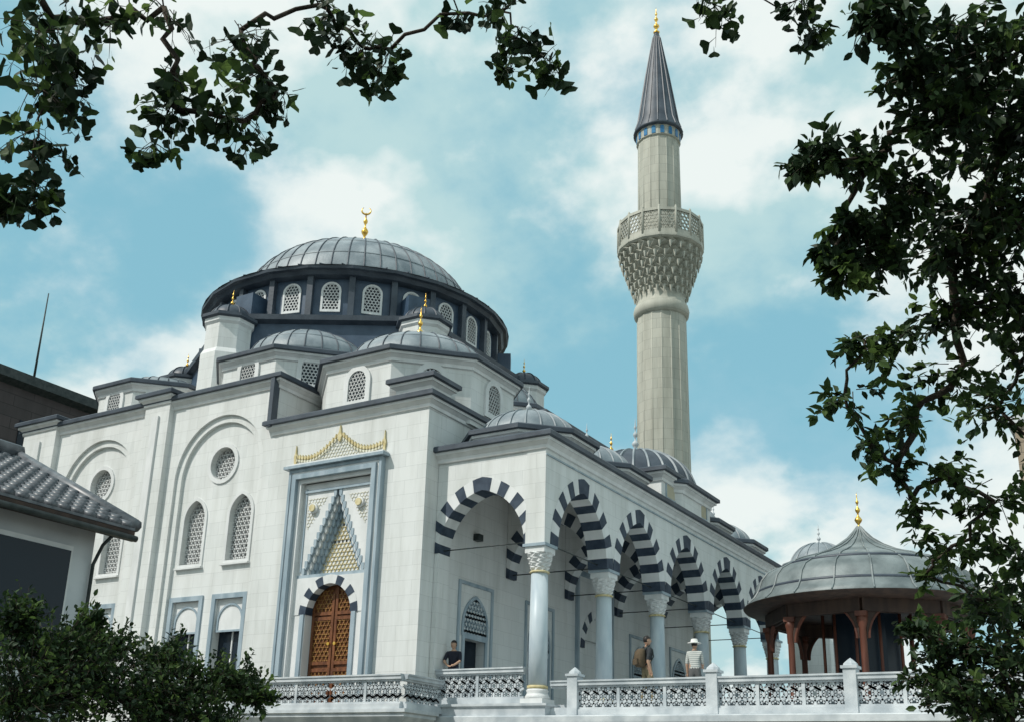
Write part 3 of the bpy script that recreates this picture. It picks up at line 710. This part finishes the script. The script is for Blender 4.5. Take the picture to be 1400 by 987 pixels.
    ho=hm.obj(e); ho.rotation_euler=(0,0,ht)
    if pack:
        pk=MB("backpack"); vs=[]
        for zz,wx,dp in [(.98,.12,.15),(1.02,.155,.19),(1.2,.165,.21),(1.36,.15,.18),(1.43,.10,.12)]:
            for a in range(12):
                t=2*PI*a/12; vs.append((wx*math.copysign(abs(math.cos(t))**.5,math.cos(t)),-.10-dp*.5+dp*.5*math.copysign(abs(math.sin(t))**.5,math.sin(t)),zz))
        fs=[(k*12+i,k*12+(i+1)%12,(k+1)*12+(i+1)%12,(k+1)*12+i) for k in range(4) for i in range(12)]+[tuple(range(12)),tuple(range(48,60))]
        pk.add(vs,fs,pack,True); pk.box(-.10,.10,-.345,-.30,1.03,1.17,pack)
        for s in (-1,1): pk.tube([(s*.10,-.12,1.40),(s*.11,-.02,1.50),(s*.115,.10,1.42),(s*.12,.125,1.25),(s*.13,.02,1.08),(s*.13,-.12,1.03)],.018,6,IRON)
        pk.obj(e)
    e.scale=(h/1.75,)*3; e.location=(x,y,z); e.rotation_euler=(0,0,math.radians(head_deg))
    return e
hang=lambda sw:[(.21,-.02+sw,1.14),(.22,.06+sw,.90),(.22,.09+sw,.82)]
NAVY=cloth("navy_shirt",(.02,.022,.035)); JEAN=cloth("jeans",(.05,.07,.12)); KHAKI=cloth("khaki",(.22,.18,.11)); DKGRN=cloth("dark_polo",(.035,.04,.045)); TAN=cloth("tan_pack",(.11,.08,.05))
WHH=cloth("white_hat_fabric",(.75,.75,.72)); GRY=cloth("grey_trousers",(.12,.12,.12))
STR,N_,L_,b_=mat_base("striped_shirt",(.6,.6,.6),.9)
g_=N_.new("ShaderNodeTexCoord"); wv=N_.new("ShaderNodeTexWave"); wv.bands_direction='Z'; wv.inputs["Scale"].default_value=6; rr_=N_.new("ShaderNodeValToRGB"); rr_.color_ramp.elements[0].color=(.25,.28,.28,1); rr_.color_ramp.elements[1].color=(.6,.6,.56,1); rr_.color_ramp.elements[0].position=.4; rr_.color_ramp.elements[1].position=.55
L_.new(g_.outputs["Object"],wv.inputs[0]); L_.new(wv.outputs["Fac"],rr_.inputs[0]); L_.new(rr_.outputs[0],b_.inputs["Base Color"])
lean=[(.22,.16,1.18),(.10,.34,1.06),(.04,.40,1.04)]
person("man_leaning_on_balustrade",-2.92,.36,0,1.80,200,NAVY,JEAN,(lean,lean),0,headturn=-25)
person("man_with_backpack",2.42,1.5,0,1.84,-35,DKGRN,KHAKI,(hang(.08),hang(-.08)),.12,pack=TAN,headturn=-20)
person("woman_with_white_hat",3.75,1.5,0,1.68,5,STR,GRY,(hang(.0),[(.20,.05,1.15),(.14,.24,1.05),(.12,.31,1.06)]),.05,hat=WHH)
# ================= foliage
def leaf_shape(kind):
    if kind=='ginkgo':
        v=[(0,-.012,0),(0,.012,0),(.42,.03,0),(.42,-.03,0),(.62,.36,.05),(.80,.50,.02),(.97,.30,.03),(.90,.03,0),(.97,-.28,.03),(.82,-.50,.02),(.62,-.36,.05)]
        return np.array(v),[(0,3,2,1),(2,4,5,6,7),(3,7,8,9,10),(2,7,3)]
    v=[(0,0,0),(.3,.20,.05),(.65,.19,.06),(1,0,-.05),(.65,-.19,.06),(.3,-.20,.05)]
    return np.array(v),[(0,1,2,3),(0,3,4,5)]
def foliage(name,clusters,kind,size,mats,mw,trunk,twig_n=11,leaf_n=12,twig=.004,droop=.3,branch=.010,seed=1,mwlow=None,zlow=-99):
    r_=np.random.default_rng(seed); root=empty(name)
    LV,LFc=leaf_shape(kind); V=[];F=[];MI=[]; nv=0
    wood=MB("trunk_and_branches")
    nodes=[np.array(p,float) for p in trunk]; par=[-1]+list(range(len(trunk)-1))
    rem=[np.array(c[:3],float) for c in clusters]
    idx=list(range(len(rem))); conn=list(range(max(0,len(nodes)-2),len(nodes)))
    while idx:
        best=None
        for i in idx:
            for k in conn:
                d=np.linalg.norm(rem[i]-nodes[k])
                if best is None or d<best[0]: best=(d,i,k)
        _,i,k=best; nodes.append(rem[i]); par.append(k); conn.append(len(nodes)-1); idx.remove(i)
    cnt=[1]*len(nodes)
    for i in range(len(nodes)-1,0,-1): cnt[par[i]]+=cnt[i]
    for i in range(1,len(nodes)):
        a,b=nodes[par[i]],nodes[i]; L=np.linalg.norm(b-a)
        r0=branch*math.sqrt(cnt[i]+1)*1.15; r1=branch*math.sqrt(cnt[i])
        if i<len(trunk): r0=r1=max(branch*math.sqrt(cnt[i])*1.9,.11)
        pts=[a+(b-a)*t+(r_.normal(size=3)*L*.06 if 0<t<1 else 0) for t in (0,.25,.5,.75,1)]
        wood.tube(pts,[r0+(r1-r0)*t for t in (0,.25,.5,.75,1)],7,BARK)
    for c in clusters:
        ctr=np.array(c[:3]); R=c[3]; dens=c[4] if len(c)>4 else 1
        W=mwlow if (mwlow is not None and ctr[2]<zlow) else mw
        nt=max(3,int(twig_n*dens))
        for t in range(nt):
            d=r_.normal(size=3); d/=np.linalg.norm(d); d[2]=d[2]*.7-droop*.5; d/=np.linalg.norm(d)
            Lt=R*r_.uniform(.55,1.15); st=ctr+r_.normal(size=3)*R*.15
            bend=np.array([0,0,-droop*Lt*.5])
            path=[st+d*Lt*q+bend*q*q for q in (0,.33,.66,1)]
            wood.tube(path,[twig*1.6,twig*1.2,twig,twig*.5],3,BARK)
            nl=max(3,int(leaf_n*r_.uniform(.7,1.3)))
            mt=int(r_.choice(len(mats),p=W))
            for k in range(nl):
                q=.15+.85*(k+r_.uniform())/nl; p=st+d*Lt*q+bend*q*q+r_.normal(size=3)*R*.045
                ax=d*.5+r_.normal(size=3)*.75+np.array([0,0,-droop]); ax/=np.linalg.norm(ax)
                up_=r_.normal(size=3)*(.55 if kind!='ginkgo' else 1.0)+np.array([0,0,1.0 if kind!='ginkgo' else 0]); sd_=np.cross(up_,ax); nn=np.linalg.norm(sd_)
                if nn<1e-3: continue
                sd_/=nn; up2=np.cross(ax,sd_); s=size*r_.uniform(.6,1.2)
                P=p+s*(LV[:,:1]*ax+LV[:,1:2]*sd_*(1 if kind=='ginkgo' else 1.25)+LV[:,2:]*up2*r_.uniform(.2,2.2))
                V.append(P); mi=mt if r_.uniform()<.8 else int(r_.choice(len(mats),p=W))
                for f in LFc: F.append(tuple(j+nv for j in f)); MI.append(mi)
                nv+=len(LV)
    wood.obj(root)
    me=bpy.data.meshes.new("leaves"); me.from_pydata(np.concatenate(V).tolist(),[],F)
    for m in mats: me.materials.append(m)
    me.polygons.foreach_set("material_index",MI); me.update()
    o=bpy.data.objects.new("leaves",me); COL.objects.link(o); o.parent=root
    return root
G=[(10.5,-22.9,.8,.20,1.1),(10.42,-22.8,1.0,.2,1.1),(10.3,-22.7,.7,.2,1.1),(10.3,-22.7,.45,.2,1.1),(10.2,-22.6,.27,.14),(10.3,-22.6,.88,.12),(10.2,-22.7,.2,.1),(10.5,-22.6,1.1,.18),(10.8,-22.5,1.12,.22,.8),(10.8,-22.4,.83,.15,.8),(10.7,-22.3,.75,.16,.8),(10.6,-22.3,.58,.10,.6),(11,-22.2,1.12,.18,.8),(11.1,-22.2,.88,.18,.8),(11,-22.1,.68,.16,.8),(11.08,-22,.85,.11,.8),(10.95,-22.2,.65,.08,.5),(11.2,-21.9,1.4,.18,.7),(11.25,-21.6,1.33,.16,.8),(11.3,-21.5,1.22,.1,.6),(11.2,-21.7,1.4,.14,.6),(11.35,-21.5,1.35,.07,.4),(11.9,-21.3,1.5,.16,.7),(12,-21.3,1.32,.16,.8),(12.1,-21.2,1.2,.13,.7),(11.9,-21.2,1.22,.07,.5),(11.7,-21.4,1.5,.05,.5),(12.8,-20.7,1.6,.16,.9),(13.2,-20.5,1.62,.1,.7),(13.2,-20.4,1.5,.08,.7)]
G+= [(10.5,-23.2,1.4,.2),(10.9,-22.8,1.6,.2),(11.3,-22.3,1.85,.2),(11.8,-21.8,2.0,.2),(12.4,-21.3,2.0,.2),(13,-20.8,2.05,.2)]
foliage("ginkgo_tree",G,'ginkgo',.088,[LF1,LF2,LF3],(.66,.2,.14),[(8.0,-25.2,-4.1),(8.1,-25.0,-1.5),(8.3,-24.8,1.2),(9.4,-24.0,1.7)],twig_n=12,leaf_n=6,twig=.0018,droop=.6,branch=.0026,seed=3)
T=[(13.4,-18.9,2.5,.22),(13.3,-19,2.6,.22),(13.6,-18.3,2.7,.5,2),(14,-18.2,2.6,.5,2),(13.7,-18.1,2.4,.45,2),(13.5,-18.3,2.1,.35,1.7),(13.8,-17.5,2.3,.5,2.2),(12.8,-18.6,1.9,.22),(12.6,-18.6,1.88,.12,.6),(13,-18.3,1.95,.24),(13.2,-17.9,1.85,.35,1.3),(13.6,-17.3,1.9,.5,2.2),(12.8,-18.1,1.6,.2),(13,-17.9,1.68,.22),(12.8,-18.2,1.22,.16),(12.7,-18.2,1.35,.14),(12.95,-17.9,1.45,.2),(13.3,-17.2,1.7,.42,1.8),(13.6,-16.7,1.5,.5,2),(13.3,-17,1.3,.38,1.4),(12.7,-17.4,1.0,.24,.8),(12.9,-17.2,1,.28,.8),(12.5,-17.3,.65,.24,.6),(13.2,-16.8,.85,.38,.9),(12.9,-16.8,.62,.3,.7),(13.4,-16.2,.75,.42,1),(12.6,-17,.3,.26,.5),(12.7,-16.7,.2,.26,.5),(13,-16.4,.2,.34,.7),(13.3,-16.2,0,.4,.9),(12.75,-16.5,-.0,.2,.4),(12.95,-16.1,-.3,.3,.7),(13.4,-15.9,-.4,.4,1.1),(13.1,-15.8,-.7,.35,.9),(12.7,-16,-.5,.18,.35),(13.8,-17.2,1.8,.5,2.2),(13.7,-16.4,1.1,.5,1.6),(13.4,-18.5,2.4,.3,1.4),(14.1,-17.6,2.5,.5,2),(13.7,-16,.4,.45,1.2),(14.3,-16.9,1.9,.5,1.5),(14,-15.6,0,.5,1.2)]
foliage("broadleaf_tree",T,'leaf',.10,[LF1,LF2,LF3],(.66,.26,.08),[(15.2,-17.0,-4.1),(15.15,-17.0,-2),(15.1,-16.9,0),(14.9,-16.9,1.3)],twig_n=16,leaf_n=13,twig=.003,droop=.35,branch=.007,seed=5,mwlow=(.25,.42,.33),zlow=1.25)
B=[(12.4,-13.4,-.75,.45,1.2),(12.9,-13.4,-.9,.55,1.3),(12.6,-13.4,-1.2,.55,1.3),(12.1,-13.5,-.55,.24,.5),(12.9,-13.3,-1.3,.55,1.3),(12.2,-13.4,-1.1,.35),(13.3,-13.4,-.5,.55,1.3),(12.95,-13.3,-.35,.45,1)]
foliage("evergreen_bush",B,'leaf',.10,[LF1,LF2,LF3],(.55,.3,.15),[(12.9,-13.2,-4.1),(12.9,-13.2,-2.8),(12.8,-13.3,-1.9)],twig_n=30,leaf_n=14,twig=.004,droop=.0,branch=.012,seed=8)
S=[(2.9,-17.3,-.6,.36),(3.1,-17,-1,.7),(2.7,-15.9,-.7,.45),(3.1,-16.1,-1.25,.75,1.3),(2.8,-15,-.75,.45),(3.5,-14.9,-1.05,.5),(3.5,-14.3,-.98,.36,.8),(4,-14.4,-1.2,.3,.7),(3.3,-17.5,-1.5,.7,1.3),(3.2,-16.8,-1.4,.75,1.3),(3.5,-15.7,-1.4,.6,1.2),(2.6,-16.1,-.45,.26,.6),(3.9,-15.2,-1.6,.5),(3.2,-15.2,-1.3,.6,1.3),(2.9,-16.6,-.9,.5)]
foliage("azalea_shrub",S,'leaf',.085,[LF1,LF2,LF3],(.5,.35,.15),[(3.3,-16,-4.1),(3.3,-16,-3),(3.2,-16,-2.2)],twig_n=75,leaf_n=16,twig=.004,droop=-.2,branch=.014,seed=9)
DT=[(x+random.uniform(-1,1),48+random.uniform(-4,4),random.uniform(-1,3.2),random.uniform(2,3.2)) for x in range(-2,44,2) for _ in (0,1)]
foliage("distant_trees",DT,'leaf',.6,[LF1,LF2,LF3],(.4,.4,.2),[(20,48,-4.1),(20,48,-2),(20,48,0)],twig_n=16,leaf_n=14,twig=.03,droop=0,branch=.06,seed=11)
# ================= camera
cam=bpy.data.cameras.new("camera"); co=bpy.data.objects.new("camera",cam); COL.objects.link(co); scene.camera=co
def RM(yaw,pitch,roll):
    f=Vector((math.sin(yaw)*math.cos(pitch),math.cos(yaw)*math.cos(pitch),math.sin(pitch)))
    r=Vector((math.cos(yaw),-math.sin(yaw),0)); u=r.cross(f); c,s=math.cos(roll),math.sin(roll)
    return r*c+u*s, -r*s+u*c, f
r_,u_,f_=RM(math.radians(-33.14),math.radians(18.15),math.radians(2.14))
CP=Vector((14.397,-25.172,-2.305))
co.matrix_world=Matrix(((r_.x,u_.x,-f_.x,CP.x),(r_.y,u_.y,-f_.y,CP.y),(r_.z,u_.z,-f_.z,CP.z),(0,0,0,1)))
cam.sensor_width=36; cam.lens=36*1488/1400; cam.shift_x=(700-658)/1400; cam.shift_y=-(493.5-599)/1400
cam.clip_end=2000; cam.clip_start=.05
# ================= world + sun
w=bpy.data.worlds.new("World"); scene.world=w; w.use_nodes=True; N=w.node_tree.nodes; L=w.node_tree.links
bg=N["Background"]; sky=N.new("ShaderNodeTexSky"); sky.sky_type='NISHITA'; sky.sun_disc=False
sundir=Vector((-.34,-.60,.74)).normalized()
el=math.asin(sundir.z); az=math.atan2(sundir.x,sundir.y)
sky.sun_elevation=el; sky.sun_rotation=az; bg.inputs[1].default_value=.1
tc=N.new("ShaderNodeTexCoord"); sx=N.new("ShaderNodeSeparateXYZ"); L.new(tc.outputs["Generated"],sx.inputs[0])
def M(op,a,b=None):
    q=N.new("ShaderNodeMath"); q.operation=op
    for i,v in enumerate((a,b)):
        if v is None: continue
        if isinstance(v,(int,float)): q.inputs[i].default_value=v
        else: L.new(v,q.inputs[i])
    return q.outputs[0]
zz=M("ADD",M("MAXIMUM",sx.outputs[2],0),.55)
cv=N.new("ShaderNodeCombineXYZ"); L.new(M("DIVIDE",sx.outputs[0],zz),cv.inputs[0]); L.new(M("DIVIDE",sx.outputs[1],zz),cv.inputs[1]); cv.inputs[2].default_value=3.7
def noise(vec,sc,det,ro,di=0):
    q=N.new("ShaderNodeTexNoise"); q.inputs["Scale"].default_value=sc; q.inputs["Detail"].default_value=det; q.inputs["Roughness"].default_value=ro; q.inputs["Distortion"].default_value=di
    L.new(vec,q.inputs["Vector"]); return q.outputs["Fac"]
off=N.new("ShaderNodeVectorMath"); off.operation='ADD'; off.inputs[1].default_value=(-.03,-.07,.03); L.new(cv.outputs[0],off.inputs[0])
a1=noise(cv.outputs[0],2.6,8,.56); a2=noise(off.outputs[0],2.6,5,.56)
rp=N.new("ShaderNodeValToRGB"); rp.color_ramp.elements[0].position=.34; rp.color_ramp.elements[1].position=.50; rp.color_ramp.interpolation='EASE'
rp.color_ramp.elements[0].color=(.12,.12,.12,1)
L.new(a1,rp.inputs[0])
sh=M("ADD",M("MULTIPLY",M("SUBTRACT",a1,a2),5.0),M("MULTIPLY",noise(cv.outputs[0],1.9,4,.5),1.1))
rc=N.new("ShaderNodeValToRGB"); rc.color_ramp.elements[0].color=(5.0,7.1,7.3,1); rc.color_ramp.elements[1].color=(8.5,9.2,9.0,1); rc.color_ramp.elements[0].position=.32; rc.color_ramp.elements[1].position=.74
L.new(sh,rc.inputs[0])
tint=N.new("ShaderNodeMix"); tint.data_type='RGBA'; tint.inputs[0].default_value=.75; tint.inputs[7].default_value=(2.4,5.9,7.2,1)
L.new(sky.outputs[0],tint.inputs[6])
mx=N.new("ShaderNodeMix"); mx.data_type='RGBA'; L.new(rp.outputs[0],mx.inputs[0]); L.new(tint.outputs[2],mx.inputs[6]); L.new(rc.outputs[0],mx.inputs[7])
L.new(mx.outputs[2],bg.inputs[0])
sl=bpy.data.lights.new("sun","SUN"); sl.energy=3.4; sl.angle=math.radians(.6); sl.color=(1,.96,.89)
so=bpy.data.objects.new("sun",sl); COL.objects.link(so); so.rotation_euler=sundir.to_track_quat('Z','Y').to_euler()
scene.view_settings.view_transform='Standard'; scene.view_settings.look='None'; scene.view_settings.exposure=0
